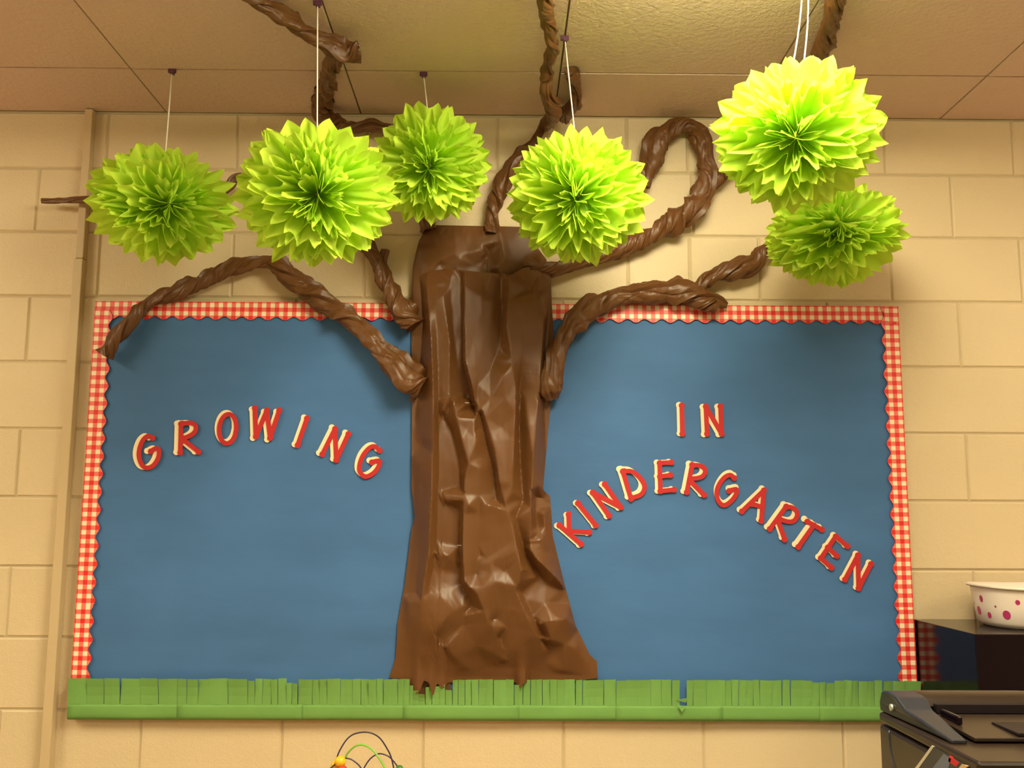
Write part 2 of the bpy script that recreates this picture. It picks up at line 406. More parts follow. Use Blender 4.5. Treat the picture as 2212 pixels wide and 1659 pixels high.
def interp(poly, v):
    """poly: list of (v, value)"""
    return float(np.interp(v, [p[0] for p in poly], [p[1] for p in poly]))
def sheet(name, xl, xr, yt, yb, lines, scatter, seed, NXs=120, NYs=260, amp=.004, yref=None, extra_h=None, base=TB, deep=1.25):
    rn = random.Random(seed)
    pts = []
    for ln in lines:
        for (a, b) in zip(ln[:-1], ln[1:]):
            k = max(1, int(math.hypot(b[0]-a[0], b[1]-a[1])/9))
            for i in range(k): t = i/k; pts.append((a[0]+(b[0]-a[0])*t, a[1]+(b[1]-a[1])*t, a[2]+(b[2]-a[2])*t))
        pts.append(ln[-1])
    # random crumple points take the local height and a jitter
    P = np.array(pts)
    for _ in range(scatter):
        y = rn.uniform(yt[0][1], yb[0][1]); x = rn.uniform(interp(xl, y)+6, interp(xr, y)-6)
        d = np.hypot((P[:, 0]-x)*1.6, (P[:, 1]-y)*.6); i = d.argsort()[:6]; w = 1/(d[i]+4)
        if d.min() < 13: continue
        h = float((P[i, 2]*w).sum()/w.sum())
        pts.append((x, y, h+rn.uniform(-.008, .008)))
    v2 = [Vector((p[0], p[1])) for p in pts]
    ov, oe, of, oiv, _, _ = delaunay_2d_cdt(v2, [], [], 0, 1e-4)
    hh = [pts[oiv[i][0]][2] if oiv[i] else .02 for i in range(len(ov))]
    V = np.array([(v.x, v.y, h) for v, h in zip(ov, hh)])
    gxs = np.zeros((NYs+1, NXs+1)); gys = gxs.copy()
    for i in range(NXs+1):
        s = i/NXs; y0 = interp(yt, s); y1 = interp(yb, s)
        for j in range(NYs+1):
            y = y0+(y1-y0)*j/NYs; gys[j, i] = y; gxs[j, i] = interp(xl, y)*(1-s)+interp(xr, y)*s
    H = np.full(gxs.shape, np.nan)
    for f in of:
        a, b, c = V[list(f)[:3]]
        x0_, x1_ = min(a[0], b[0], c[0]), max(a[0], b[0], c[0]); y0_, y1_ = min(a[1], b[1], c[1]), max(a[1], b[1], c[1])
        den = (b[1]-c[1])*(a[0]-c[0])+(c[0]-b[0])*(a[1]-c[1])
        if abs(den) < 1e-6: continue
        l1 = ((b[1]-c[1])*(gxs-c[0])+(c[0]-b[0])*(gys-c[1]))/den
        l2 = ((c[1]-a[1])*(gxs-c[0])+(a[0]-c[0])*(gys-c[1]))/den; l3 = 1-l1-l2
        m_ = (l1 >= -1e-6) & (l2 >= -1e-6) & (l3 >= -1e-6)
        H[m_] = (l1*a[2]+l2*b[2]+l3*c[2])[m_]
    H[np.isnan(H)] = .008
    H = np.where(H > .02, .02+(H-.02)*deep, H)
    # one light blur keeps creases crisp but not razor sharp
    for _ in range(1):
        K = H.copy(); K[1:-1, 1:-1] = (H[1:-1, 1:-1]*2+H[:-2, 1:-1]+H[2:, 1:-1]+H[1:-1, :-2]+H[1:-1, 2:])/6; H = K
    vs, fs = [], []; FA, FB = Facet(seed), Facet(seed+50)
    for j in range(NYs+1):
        for i in range(NXs+1):
            x, y = gxs[j, i], gys[j, i]
            h = H[j, i]+amp*FA(x/30+y/400, y/70-x/300)+amp*.4*FB(x/13-y/200, y/34+x/90)
            if extra_h: h = extra_h(x, y, h)
            vs.append(at(x, y, base-max(h, .005)))
    W_ = NXs+1
    for j in range(NYs):
        for i in range(NXs): a = j*W_+i; fs.append((a, a+W_, a+W_+1, a+1))
    o = link(name, mesh(name, vs, fs, org=troot), m_brown, tree, smooth=True)
    o.data.set_sharp_from_angle(angle=math.radians(24))
    return o
# crown piece (behind)
cl = [(485, 936), (505, 914), (520, 905), (542, 899), (575, 892), (640, 889), (715, 888), (900, 892)]
cr = [(485, 1128), (520, 1150), (560, 1180), (600, 1190), (660, 1192), (720, 1196), (800, 1194), (900, 1188)]
sheet('crown_sheet', cl, cr, [(0, 486), (.5, 488), (1, 490)], [(0, 895), (1, 895)],
      [[(936, 486, .012), (905, 520, .008), (892, 580, .012), (889, 640, .012), (888, 890, .008)],
       [(1128, 490, .012), (1185, 565, .012), (1192, 680, .012), (1194, 890, .008)],
       [(936, 486, .012), (1040, 487, .014), (1128, 490, .012)],
       [(1044, 490, .024), (1043, 540, .030), (1050, 575, .02)],
       [(1078, 490, .026), (1085, 540, .034), (1062, 585, .024)],
       [(930, 580, .030), (955, 572, .016), (985, 574, .030), (1020, 578, .018), (1050, 560, .012), (1060, 590, .012)],
       [(1048, 556, .008), (1058, 546, .006), (1068, 556, .02), (1075, 575, .036)],
       [(1090, 555, .034), (1130, 572, .022), (1165, 565, .036)],
       [(950, 500, .022), (950, 560, .030)], [(1000, 495, .020), (995, 560, .034)],
       [(905, 540, .016), (912, 700, .02), (915, 880, .018)], [(940, 640, .02), (950, 890, .015)], [(1000, 640, .02), (1000, 890, .015)], [(1100, 640, .02), (1100, 890, .015)],
       [(1180, 600, .024), (1184, 700, .018), (1180, 880, .018)]], 45, 3, NXs=90, NYs=110, amp=.003)
# main trunk sheet
ml = [(580, 906), (640, 912), (720, 914), (780, 908), (840, 900), (862, 890), (1000, 889), (1055, 889), (1115, 896), (1145, 889), (1265, 874), (1345, 859), (1420, 855), (1462, 841), (1520, 838)]
mr = [(560, 1190), (640, 1188), (700, 1182), (790, 1174), (850, 1172), (866, 1190), (1000, 1178), (1058, 1173), (1072, 1188), (1120, 1192), (1158, 1194), (1260, 1219), (1350, 1243), (1415, 1274), (1428, 1289), (1470, 1292), (1520, 1294)]
def taper(x, y, h):
    if y > 1340:
        t = min(1, (y-1340)/124)**1.5; t2 = max(0, min(1, (y-1390)/74))**1.4
        pleat = max(math.exp(-((x-927)/40)**4), math.exp(-((x-1128)/13)**4))*(.85+.15*math.cos((x-900)*2*PI/29))
        h = h*(1-t)+(.004*t+.024*pleat*t2)
    return h
sheet('trunk_sheet', ml, mr, [(0, 582), (.18, 580), (.33, 584), (.55, 590), (.7, 593), (.8, 578), (.9, 575), (1, 592)],
      [(0, 1464), (.08, 1468), (.11, 1486), (.13, 1500), (.15, 1492), (.165, 1470), (.19, 1474), (.213, 1508), (.228, 1474), (.25, 1486), (.265, 1486), (.28, 1474), (.6, 1474), (.63, 1488), (.645, 1474), (.8, 1476), (1, 1465)],
      [[(906, 582, .020), (912, 700, .014), (902, 840, .012), (889, 1000, .010), (894, 1120, .012), (874, 1265, .010), (856, 1400, .010), (841, 1463, .004)],
       [(1190, 592, .030), (1182, 700, .018), (1174, 850, .014), (1180, 1000, .010), (1190, 1120, .012), (1219, 1260, .010), (1243, 1350, .010), (1292, 1465, .004)],
       [(906, 582, .02), (960, 580, .03), (1003, 584, .05), (1040, 588, .045), (1102, 594, .055), (1140, 574, .05), (1190, 592, .03)],
       # folds, left to right
       [(921, 620, .045), (930, 720, .070), (935, 800, .076), (937, 900, .078), (932, 1080, .074), (926, 1200, .070), (912, 1280, .060), (903, 1420, .045), (900, 1490, .03)],
       [(940, 650, .058), (946, 800, .056), (948, 1000, .050), (942, 1200, .046), (925, 1280, .05)],
       [(958, 640, .060), (972, 740, .062), (968, 900, .058)],
       [(972, 600, .048), (978, 720, .046), (990, 800, .040), (1006, 860, .030)],
       [(996, 600, .040), (997, 700, .040), (1000, 780, .036), (1014, 850, .030), (1024, 880, .034)],
       [(1003, 590, .066), (1003, 700, .082), (1004, 780, .086), (1018, 830, .088), (1030, 880, .078), (1028, 930, .07)],
       [(1040, 640, .070), (1048, 720, .068), (1036, 790, .074), (1030, 860, .072)],
       [(1082, 600, .040), (1086, 680, .042), (1082, 740, .050), (1060, 800, .062)],
       [(1103, 596, .070), (1096, 660, .080), (1093, 700, .084), (1104, 760, .084), (1109, 805, .088), (1116, 850, .086), (1112, 920, .086), (1110, 1000, .086), (1106, 1060, .084)],
       [(1132, 700, .072), (1128, 780, .066), (1122, 850, .050), (1121, 940, .044), (1124, 1010, .044), (1130, 1080, .05)],
       [(1165, 640, .062), (1176, 680, .060), (1170, 780, .064), (1164, 860, .072), (1158, 930, .076), (1152, 1000, .076), (1148, 1080, .076), (1146, 1150, .07), (1145, 1190, .07)],
       [(1134, 860, .062), (1142, 920, .076), (1152, 990, .078)],
       # staple knot and the strip under it
       [(952, 890, .062), (966, 872, .074), (980, 868, .080), (984, 892, .082), (1000, 960, .086), (1012, 1000, .090), (1028, 956, .084), (1024, 905, .078)],
       [(955, 900, .046), (975, 930, .046), (990, 990, .048), (995, 1050, .046)],
       [(1012, 870, .058), (1040, 884, .084), (1056, 930, .082), (1068, 970, .086), (1078, 1040, .088)],
       [(1040, 895, .06), (1050, 960, .056), (1066, 1010, .054), (1072, 1080, .056)],
       [(1004, 1030, .085), (1000, 1100, .084), (999, 1169, .084), (1002, 1257, .086), (1031, 1284, .088), (1046, 1320, .082), (1063, 1353, .082), (1085, 1400, .070), (1100, 1428, .050)],
       [(992, 1100, .048), (991, 1180, .040), (994, 1258, .036), (1005, 1280, .050), (1018, 1310, .050)],
       [(1037, 1010, .082), (1036, 1080, .074), (1034, 1170, .066), (1028, 1240, .064)],
       [(1083, 1060, .082), (1094, 1100, .084), (1107, 1130, .082), (1116, 1180, .084), (1128, 1232, .088), (1114, 1275, .078), (1098, 1310, .066), (1064, 1342, .060)],
       [(1040, 1200, .062), (1060, 1214, .078), (1074, 1228, .076), (1092, 1232, .070), (1128, 1232, .088)],
       [(1074, 1228, .076), (1050, 1256, .084), (1032, 1284, .088)],
       [(1113, 1120, .060), (1122, 1150, .052), (1136, 1200, .038), (1150, 1225, .034), (1180, 1262, .034), (1215, 1275, .02)],
       [(1147, 1165, .060), (1144, 1186, .070), (1162, 1210, .076), (1190, 1235, .068), (1216, 1262, .044)],
       [(1155, 1070, .030), (1160, 1140, .034), (1170, 1165, .058), (1184, 1190, .040)],
       [(1160, 1075, .020), (1186, 1080, .016)], [(1175, 1110, .044), (1180, 1150, .04)],
       [(1114, 1275, .078), (1140, 1330, .074), (1160, 1372, .074), (1174, 1405, .062), (1186, 1450, .03)],
       [(1128, 1282, .050), (1146, 1322, .050), (1166, 1360, .046), (1176, 1385, .034), (1192, 1400, .030)],
       [(1166, 1348, .064), (1190, 1340, .070), (1220, 1336, .060), (1240, 1350, .03)],
       [(1170, 1380, .066), (1200, 1385, .066), (1240, 1400, .045), (1270, 1440, .02)],
       [(940, 1195, .058), (968, 1200, .062), (985, 1215, .05)],
       [(930, 1280, .056), (955, 1290, .060), (990, 1262, .04)],
       [(936, 1370, .062), (952, 1392, .066), (972, 1410, .070), (1000, 1440, .058), (1022, 1446, .050), (1012, 1424, .056), (1000, 1410, .060)],
       [(935, 1420, .058), (950, 1412, .066), (958, 1440, .050), (985, 1462, .02)],
       [(948, 1380, .046), (962, 1402, .048), (975, 1440, .036)],
       [(905, 1420, .042), (915, 1460, .010), (925, 1490, .008)], [(930, 1400, .052), (934, 1450, .040), (937, 1505, .03)],
       [(968, 1330, .064), (1000, 1310, .066), (1003, 1350, .05)], [(1030, 1395, .066), (1050, 1440, .034)], [(1062, 1410, .072), (1098, 1428, .066), (1078, 1380, .05)],
       [(880, 1300, .030), (885, 1400, .028), (878, 1450, .012)], [(905, 1000, .036), (908, 1150, .036), (898, 1280, .034)], [(905, 880, .03), (910, 940, .034)],
       ], 90, 7, amp=.0024, extra_h=taper)
# small strip of the same sheet showing between the cut blades, and a loose scrap by the left branch
fv = [at(x, y, TB-.0035) for x, y in ((884, 1450), (972, 1450), (974, 1500), (950, 1508), (920, 1506), (888, 1496))]
link('trunk_flap', mesh('trunk_flap', fv, [(0, 1, 2, 3, 4, 5)], org=troot), m_brown, tree)
fv = [at(x, y, Y) for x, y, Y in ((888, 853, TB-.02), (897, 857, TB-.016), (892, 868, TB-.012), (883, 866, TB-.014))]
link('paper_scrap', mesh('paper_scrap', fv, [(0, 1, 2, 3)], org=troot), m_brown, tree)
# staples
for px, py in ((1009, 870), (992, 1178)):
    p = at(px, py, TB-.088)-troot
    boxo('staple', (p.x-.006, p.x+.006, p.y-.0012, p.y, p.z-.0006, p.z+.0006), m_silver, tree)

def branch(name, pts, seed, twist=26., lobes=3, flat=.8, label=None, dens=7, nose=True, rough=1.0):
    """pts: (px, py, Y of the centre line, width in px). Y may be ('c', drop) for points under the ceiling"""
    C = []
    for (px, py, Y, w) in pts:
        p = atc(px, py, Y[1]) if isinstance(Y, tuple) else at(px, py, Y)
        dist = (p-CAMP).dot(fw); C.append((p.x, p.y, p.z, w*.5*dist/F))
    S = spline(C, dens*2); rn = random.Random(seed)
    N = 54; vs, fs = [], []; L = 0; prev = None
    P = [Vector(s[:3]) for s in S]; R = [max(.003, s[3]) for s in S]
    t0 = (P[1]-P[0]).normalized(); nrm = Vector((0, 1, 0)); nrm = (nrm-t0*nrm.dot(t0)).normalized()
    # resample finely
    acc = [0]
    for a, b in zip(P[:-1], P[1:]): acc.append(acc[-1]+(b-a).length)
    T = acc[-1]; n = max(24, int(T/.0032)); A = np.array(acc); PX = np.array([list(p) for p in P]); RR = np.array(R)
    ph = rn.uniform(0, 6); F1, F2 = Facet(seed*7+1, 9), Facet(seed*7+2, 18)
    for i in range(n+1):
        s = T*i/n; p = Vector([float(np.interp(s, A, PX[:, k])) for k in range(3)]); r = float(np.interp(s, A, RR))
        q = Vector([float(np.interp(min(T, s+.006), A, PX[:, k])) for k in range(3)]); q0 = Vector([float(np.interp(max(0, s-.006), A, PX[:, k])) for k in range(3)])
        t = (q-q0).normalized(); nrm = (nrm-t*nrm.dot(t)).normalized(); bn = t.cross(nrm)
        tw = 2.3*twist*s*(.03/max(.024, r))*.9+ph+1.5*noise.noise(Vector((s*9, seed, 0)))
        wob = 1+.20*rough*F1(3, s/.028)+.0*noise.noise(Vector((s*26, seed*3, 2)))
        dr = .10*r*noise.noise(Vector((s*20, seed, 8)))
        for k in range(N):
            th = 2*PI*k/N-tw/lobes           # the mesh winds with the sheet, so creases follow its edges
            f = (k*lobes/N) % 1.0
            saw = f/.889 if f < .889 else (1-f)/.111        # one slow side, one sharp drop: the edge of the wound sheet
            rr = .66+.34*saw
            u = k/N
            rr += .17*rough*F1(u*9, s/.045)+.08*rough*F2(u*18, s/.018)
            f2 = (k*4/N+.8*F1(0, s/.08)+s*3) % 1.0
            rr -= .10*rough*max(0, 1-abs(f2-.5)*9)
            v = p+nrm*dr+(nrm*math.cos(th)*flat+bn*math.sin(th))*(r*wob*rr*1.06)
            lim = -.029 if (bx0-.005 < v.x < bx1+.005 and bz0 < v.z < bz1+.004) else -.003
            if v.y > lim and p.y > -.1: v.y = lim
            if v.z > CEIL-.002: v.z = CEIL-.002
            vs.append(v)
    for i in range(n):
        for k in range(N):
            fs.append((i*N+k, i*N+(k+1) % N, (i+1)*N+(k+1) % N, (i+1)*N+k))
    for end in (0, n):   # ends: tucked, crumpled closure
        c = len(vs); cen = sum((vs[end*N+k] for k in range(N)), Vector())/N
        d = (vs[(1 if end == 0 else n-1)*N]-vs[end*N]).normalized()
        ring = []
        for k in range(N): vs.append(cen.lerp(vs[end*N+k], .62)+d*.008); ring.append(c+k)
        vs.append(cen+d*.014)
        for k in range(N):
            a, b = end*N+k, end*N+(k+1) % N
            fs.append((a, b, ring[(k+1) % N], ring[k])); fs.append((ring[k], ring[(k+1) % N], c+N))
    me = mesh(name, vs, fs, org=troot)
    o = link(name, me, m_brown, tree, smooth=True); me.set_sharp_from_angle(angle=math.radians(28))
    if label: o['label'] = label
    return o
W1 = -.045
branch('branch', [(226, 768, -.06, 34), (252, 728, -.062, 38), (285, 690, -.06, 38), (325, 652, W1, 34), (385, 630, W1, 38), (430, 612, W1, 36), (480, 587, W1, 34), (530, 571, W1, 32), (575, 566, W1, 30), (612, 572, W1, 34)], 1, twist=30)
branch('branch', [(592, 560, W1, 34), (625, 594, W1, 46), (670, 630, W1, 50), (715, 662, -.055, 50), (760, 694, -.065, 46), (800, 730, -.07, 50), (832, 768, -.072, 58), (862, 796, -.075, 66), (892, 826, -.075, 72), (912, 838, -.075, 60)], 2, twist=27)
branch('branch', [(90, 433, -.045, 14), (130, 434, -.05, 12), (165, 431, -.06, 16), (200, 430, -.07, 20), (300, 424, -.08, 22), (400, 425, -.09, 20), (470, 414, -.10, 18), (495, 402, -.10, 20), (520, 382, -.1, 18), (620, 400, -.07, 26), (720, 450, -.05, 30), (800, 540, -.045, 32), (826, 588, -.045, 38), (848, 636, -.055, 46), (872, 676, -.06, 54), (893, 705, -.06, 50)], 3, twist=22)
branch('branch_stub', [(832, 540, -.035, 22), (826, 575, -.04, 26), (834, 606, -.045, 24)], 9, twist=10)
# ceiling branch at left
branch('branch', [(500, -30, ('c', .03), 30), (560, 5, ('c', .03), 34), (610, 32, ('c', .035), 44), (660, 66, ('c', .04), 48), (702, 92, ('c', .05), 46), (745, 112, ('c', .06), 56), (776, 108, ('c', .055), 48)], 4, twist=25)
branch('branch', [(752, 104, ('c', .05), 44), (722, 128, ('c', .06), 48), (712, 165, ('c', .05), 44), (698, 205, -.12, 58), (694, 240, -.07, 52), (722, 262, -.05, 38), (762, 275, -.045, 32), (810, 272, -.045, 34), (860, 300, -.045, 36), (890, 380, -.045, 40), (925, 500, -.04, 46)], 5, twist=24)
# ceiling branch at the middle
branch('branch', [(1172, -30, ('c', .03), 50), (1182, 30, ('c', .03), 46), (1190, 70, ('c', .035), 42), (1194, 108, ('c', .04), 38), (1184, 135, ('c', .04), 34), (1180, 165, ('c', .05), 40), (1182, 200, ('c', .08), 44), (1198, 240, ('c', .09), 42), (1182, 268, -.06, 30), (1160, 298, -.045, 26), (1120, 345, -.045, 40), (1084, 400, -.045, 42), (1066, 450, -.045, 38), (1058, 505, -.045, 36)], 6, twist=20)
branch('branch_stub', [(1232, 152, ('c', .012), 30), (1244, 185, ('c', .02), 40), (1242, 220, ('c', .04), 38), (1218, 252, -.08, 34)], 12, twist=14)
# loop right of the middle pom-pom
branch('branch', [(1385, 400, -.04, 36), (1402, 348, -.04, 48), (1424, 300, -.045, 54), (1466, 272, -.045, 36), (1500, 276, -.045, 38), (1520, 320, -.045, 42), (1530, 372, -.045, 50), (1514, 412, -.05, 52), (1498, 450, -.05, 62), (1452, 480, -.05, 50), (1410, 506, -.05, 42), (1370, 526, -.045, 36), (1310, 552, -.045, 30), (1240, 572, -.045, 26), (1180, 580, -.045, 32), (1130, 572, -.05, 34)], 8, twist=21)
# ceiling branch behind the tallest pom-pom
branch('branch', [(1812, -30, ('c', .03), 50), (1802, 20, ('c', .03), 54), (1790, 70, ('c', .035), 52), (1775, 115, ('c', .04), 46), (1740, 170, ('c', .05), 42), (1660, 165, -.2, 40), (1640, 250, -.12, 38), (1600, 330, -.06, 38), (1562, 378, -.045, 36), (1540, 408, -.035, 16)], 10, twist=18)
# right side
branch('branch', [(1190, 862, -.06, 40), (1188, 832, -.075, 58), (1198, 790, -.08, 52), (1208, 748, -.075, 42), (1232, 706, -.07, 46), (1270, 668, -.06, 50), (1318, 648, -.055, 42), (1370, 634, -.055, 50), (1430, 628, -.055, 58), (1482, 632, -.055, 56), (1525, 652, -.055, 44), (1548, 668, -.05, 26)], 11, twist=16)
branch('branch_stub', [(1478, 612, -.045, 26), (1512, 636, -.045, 34), (1548, 650, -.04, 30), (1570, 660, -.035, 12)], 13, twist=10)
branch('branch', [(1500, 634, -.05, 24), (1520, 608, -.045, 36), (1556, 590, -.045, 36), (1594, 580, -.045, 42), (1628, 566, -.045, 44), (1650, 542, -.045, 34), (1690, 520, -.045, 30)], 14, twist=22)

# ------------------------------------------------------------------ letters
def capsule_poly(a, b, r, ra, rb):
    """stroke from a to b with round bulb ends: outline polygons in pixels"""
    out = []
    d = np.array(b)-np.array(a); L = np.hypot(*d)
    if L > 1e-6:
        n = np.array([-d[1], d[0]])/L
        out.append([tuple(np.array(a)+n*r), tuple(np.array(b)+n*r), tuple(np.array(b)-n*r), tuple(np.array(a)-n*r)])
    for c, rr in ((a, ra), (b, rb)):
        out.append([(c[0]+rr*math.cos(2*PI*k/14), c[1]+rr*math.sin(2*PI*k/14)) for k in range(14)])
    return out
def letter_mesh(name, strokes, off, hw, knob, Y, th, org):
    vs, fs = [], []; lvl = [0.0]
    def ring(poly, close=True):
        c = len(vs); n = len(poly); yy = Y-lvl[0]; lvl[0] += .00010
        for q in poly: vs.append(at(q[0]+off[0], q[1]+off[1], yy))
        for i in range(n): v = vs[c+i]; vs.append(Vector((v.x, Y+th, v.z)))
        fs.append(tuple(range(c, c+n)))
        for k in range(n): fs.append((c+k, c+n+k, c+n+(k+1) % n, c+(k+1) % n))
    for st in strokes:
        closed = len(st) > 2 and math.hypot(st[0][0]-st[-1][0], st[0][1]-st[-1][1]) < 1
        pts = np.array([p[:2] for p in spline(st, 6)]) if len(st) > 2 else np.array(st)
        if closed:
            pts = pts[:-1]; d = np.roll(pts, -1, 0)-np.roll(pts, 1, 0)
        else: d = np.gradient(pts, axis=0)
        nn = np.stack([-d[:, 1], d[:, 0]], 1)/np.hypot(d[:, 0], d[:, 1])[:, None]
        A = pts+nn*hw; B = pts-nn*hw; n = len(pts); c = len(vs); yy = Y-lvl[0]; lvl[0] += .00010
        for P_ in (A, B):
            for q in P_: vs.append(at(q[0]+off[0], q[1]+off[1], yy))
        for i in range(2*n): v = vs[c+i]; vs.append(Vector((v.x, Y+th, v.z)))
        m_ = n if closed else n-1
        for i in range(m_):
            j = (i+1) % n
            fs.append((c+i, c+j, c+n+j, c+n+i))
            fs.append((c+i, c+2*n+i, c+2*n+j, c+j)); fs.append((c+n+i, c+n+j, c+3*n+j, c+3*n+i))
        if not closed:
            for p in (pts[0], pts[-1]): ring([(p[0]+knob*math.cos(2*PI*k/18), p[1]+knob*math.sin(2*PI*k/18)) for k in range(18)])
    return mesh(name, vs, fs, org=org)
def Z(o, s, lst): return [[(o[0]+x/s, o[1]+y/s) for x, y in st] for st in lst]
def ell(cx, cy, rx, ry, rot=0, n=12):
    c, s = math.cos(rot), math.sin(rot)
    return [(cx+rx*math.cos(t)*c-ry*math.sin(t)*s, cy+rx*math.cos(t)*s+ry*math.sin(t)*c) for t in [2*PI*k/n for k in range(n+1)]]
g1, s1 = (250, 850), 3.568; g2, s2 = (1180, 850), 4.741; g3, s3 = (1540, 1000), 5.53
Wd1, Wd2, Wd3 = 'cut-out letters of the arched word left of the trunk', 'cut-out letters of the short word above the arch', 'cut-out letters of the arched word right of the trunk'
LET = [
 ('G', Z(g1, s1, [[(283, 342), (248, 328), (208, 362), (182, 430), (180, 495), (205, 555), (245, 573), (290, 553), (325, 500), (334, 445), (318, 422), (292, 430), (270, 446)]]), (-8, -1), Wd1, 'first letter, the large G at the left end'),
 ('R', Z(g1, s1, [[(503, 235), (497, 455)], [(515, 232), (575, 226), (610, 242), (617, 277), (598, 308), (560, 330), (522, 345)], [(528, 362), (638, 450)]]), (-8.5, -1), Wd1, 'the R between the first G and the O'),
 ('O', Z(g1, s1, [ell(863, 272, 66, 113, .10)]), (-4.5, -4), Wd1, 'the tall oval O'),
 ('W', Z(g1, s1, [[(1072, 112), (1080, 332)], [(1080, 332), (1165, 130)], [(1165, 130), (1190, 343)], [(1190, 343), (1260, 130)]]), (-6.5, 3), Wd1, 'the W at the top of the arch'),
 ('I', Z(g1, s1, [[(1474, 192), (1402, 398)]]), (-6.5, -2), Wd1, 'the leaning I after the W'),
 ('N', Z(g1, s1, [[(1690, 272), (1592, 468)], [(1690, 272), (1700, 513)], [(1700, 513), (1793, 312)]]), (-7, -3), Wd1, 'the N before the last G'),
 ('G', Z(g1, s1, [[(2034, 440), (1998, 408), (1955, 420), (1908, 474), (1882, 540), (1880, 598), (1908, 634), (1942, 638), (1990, 610), (2024, 565), (2036, 523), (2008, 520), (1975, 530)]]), (-5.5, -4), Wd1, 'last letter, the G nearest the trunk'),
 ('I', Z(g2, s2, [[(1388, 122), (1395, 412)]]), (-6, -1), Wd2, 'the upright I'),
 ('N', Z(g2, s2, [[(1635, 132), (1648, 412)], [(1635, 132), (1797, 412)], [(1785, 130), (1797, 412)]]), (-7, 1), Wd2, 'the upright N beside the I'),
 ('K', Z(g2, s2, [[(135, 1347), (358, 1542)], [(230, 1237), (234, 1400)], [(220, 1408), (442, 1420)]]), (-5, 1.5), Wd3, 'first letter, the K nearest the trunk'),
 ('I', Z(g2, s2, [[(325, 1122), (508, 1350)]]), (-4.5, 0), Wd3, 'the slanted I after the K'),
 ('N', Z(g2, s2, [[(477, 1012), (645, 1252)], [(477, 1012), (765, 1165)], [(600, 927), (765, 1165)]]), (-6, 1), Wd3, 'the N before the D'),
 ('D', Z(g2, s2, [[(785, 797), (870, 1080)], [(800, 795), (880, 800), (950, 850), (1000, 920), (1003, 985), (965, 1038), (880, 1068)]]), (-8, -5), Wd3, 'the wide D'),
 ('E', Z(g2, s2, [[(1162, 712), (1170, 1000)], [(1162, 712), (1282, 705)], [(1165, 850), (1272, 836)], [(1170, 1000), (1308, 985)]]), (-6.5, -1), Wd3, 'the upright E before the R'),
 ('R', Z(g2, s2, [[(1495, 730), (1440, 1010)], [(1500, 735), (1562, 736), (1612, 757), (1630, 802), (1602, 846), (1550, 866), (1482, 872)], [(1482, 900), (1618, 1040)]]), (-7.5, -2.5), Wd3, 'the R before the G'),
 ('G', Z(g2, s2, [[(1925, 865), (1885, 835), (1830, 857), (1778, 920), (1747, 1000), (1757, 1085), (1800, 1140), (1850, 1135), (1910, 1085), (1945, 1030), (1950, 983), (1912, 985), (1875, 998)]]), (-1.5, -6), Wd3, 'the G right of the top of the arch'),
 ('A', Z(g3, s3, [[(610, 327), (348, 578)], [(610, 327), (580, 693)], [(470, 490), (585, 525)]]), (-5, -4), Wd3, 'the tilted A'),
 ('R', Z(g3, s3, [[(877, 520), (682, 788)], [(880, 525), (942, 532), (998, 572), (1008, 630), (972, 688), (905, 702), (800, 672)], [(780, 690), (858, 913)]]), (-6.5, -5), Wd3, 'the tilted R before the T'),
 ('T', Z(g3, s3, [[(1130, 700), (1303, 797)], [(1207, 745), (1022, 1003)]]), (-7.5, -6), Wd3, 'the tilted T'),
 ('E', Z(g3, s3, [[(1470, 877), (1292, 1138)], [(1470, 877), (1608, 995)], [(1375, 1010), (1482, 1110)], [(1292, 1138), (1418, 1250)]]), (-6, -3), Wd3, 'the steeply tilted E before the last N'),
 ('N', Z(g3, s3, [[(1735, 1102), (1580, 1393)], [(1735, 1102), (1742, 1498)], [(1742, 1498), (1892, 1207)]]), (-5.5, -3), Wd3, 'last letter, the N nearest the right border'),
]
for ch, st, off, grp, ds in LET:
    xs = [p[0] for s in st for p in s]; ys = [p[1] for s in st for p in s]
    o_ = at(sum(xs)/len(xs), sum(ys)/len(ys), BY-.004)
    hw = 4.9; kn = 6.4
    e = empty('cutout_letter', o_, label='red card letter %s on cream backing, %s' % (ch, ds), category='letter', group=grp)
    link('red_face', letter_mesh('red_face', st, (0, 0), hw, kn, BY-.0075, .002, o_), m_red, e)
    link('cream_backing', letter_mesh('cream_backing', st, off, hw*1.04, kn*1.04, BY-.0045, .0015, o_), m_cream, e)

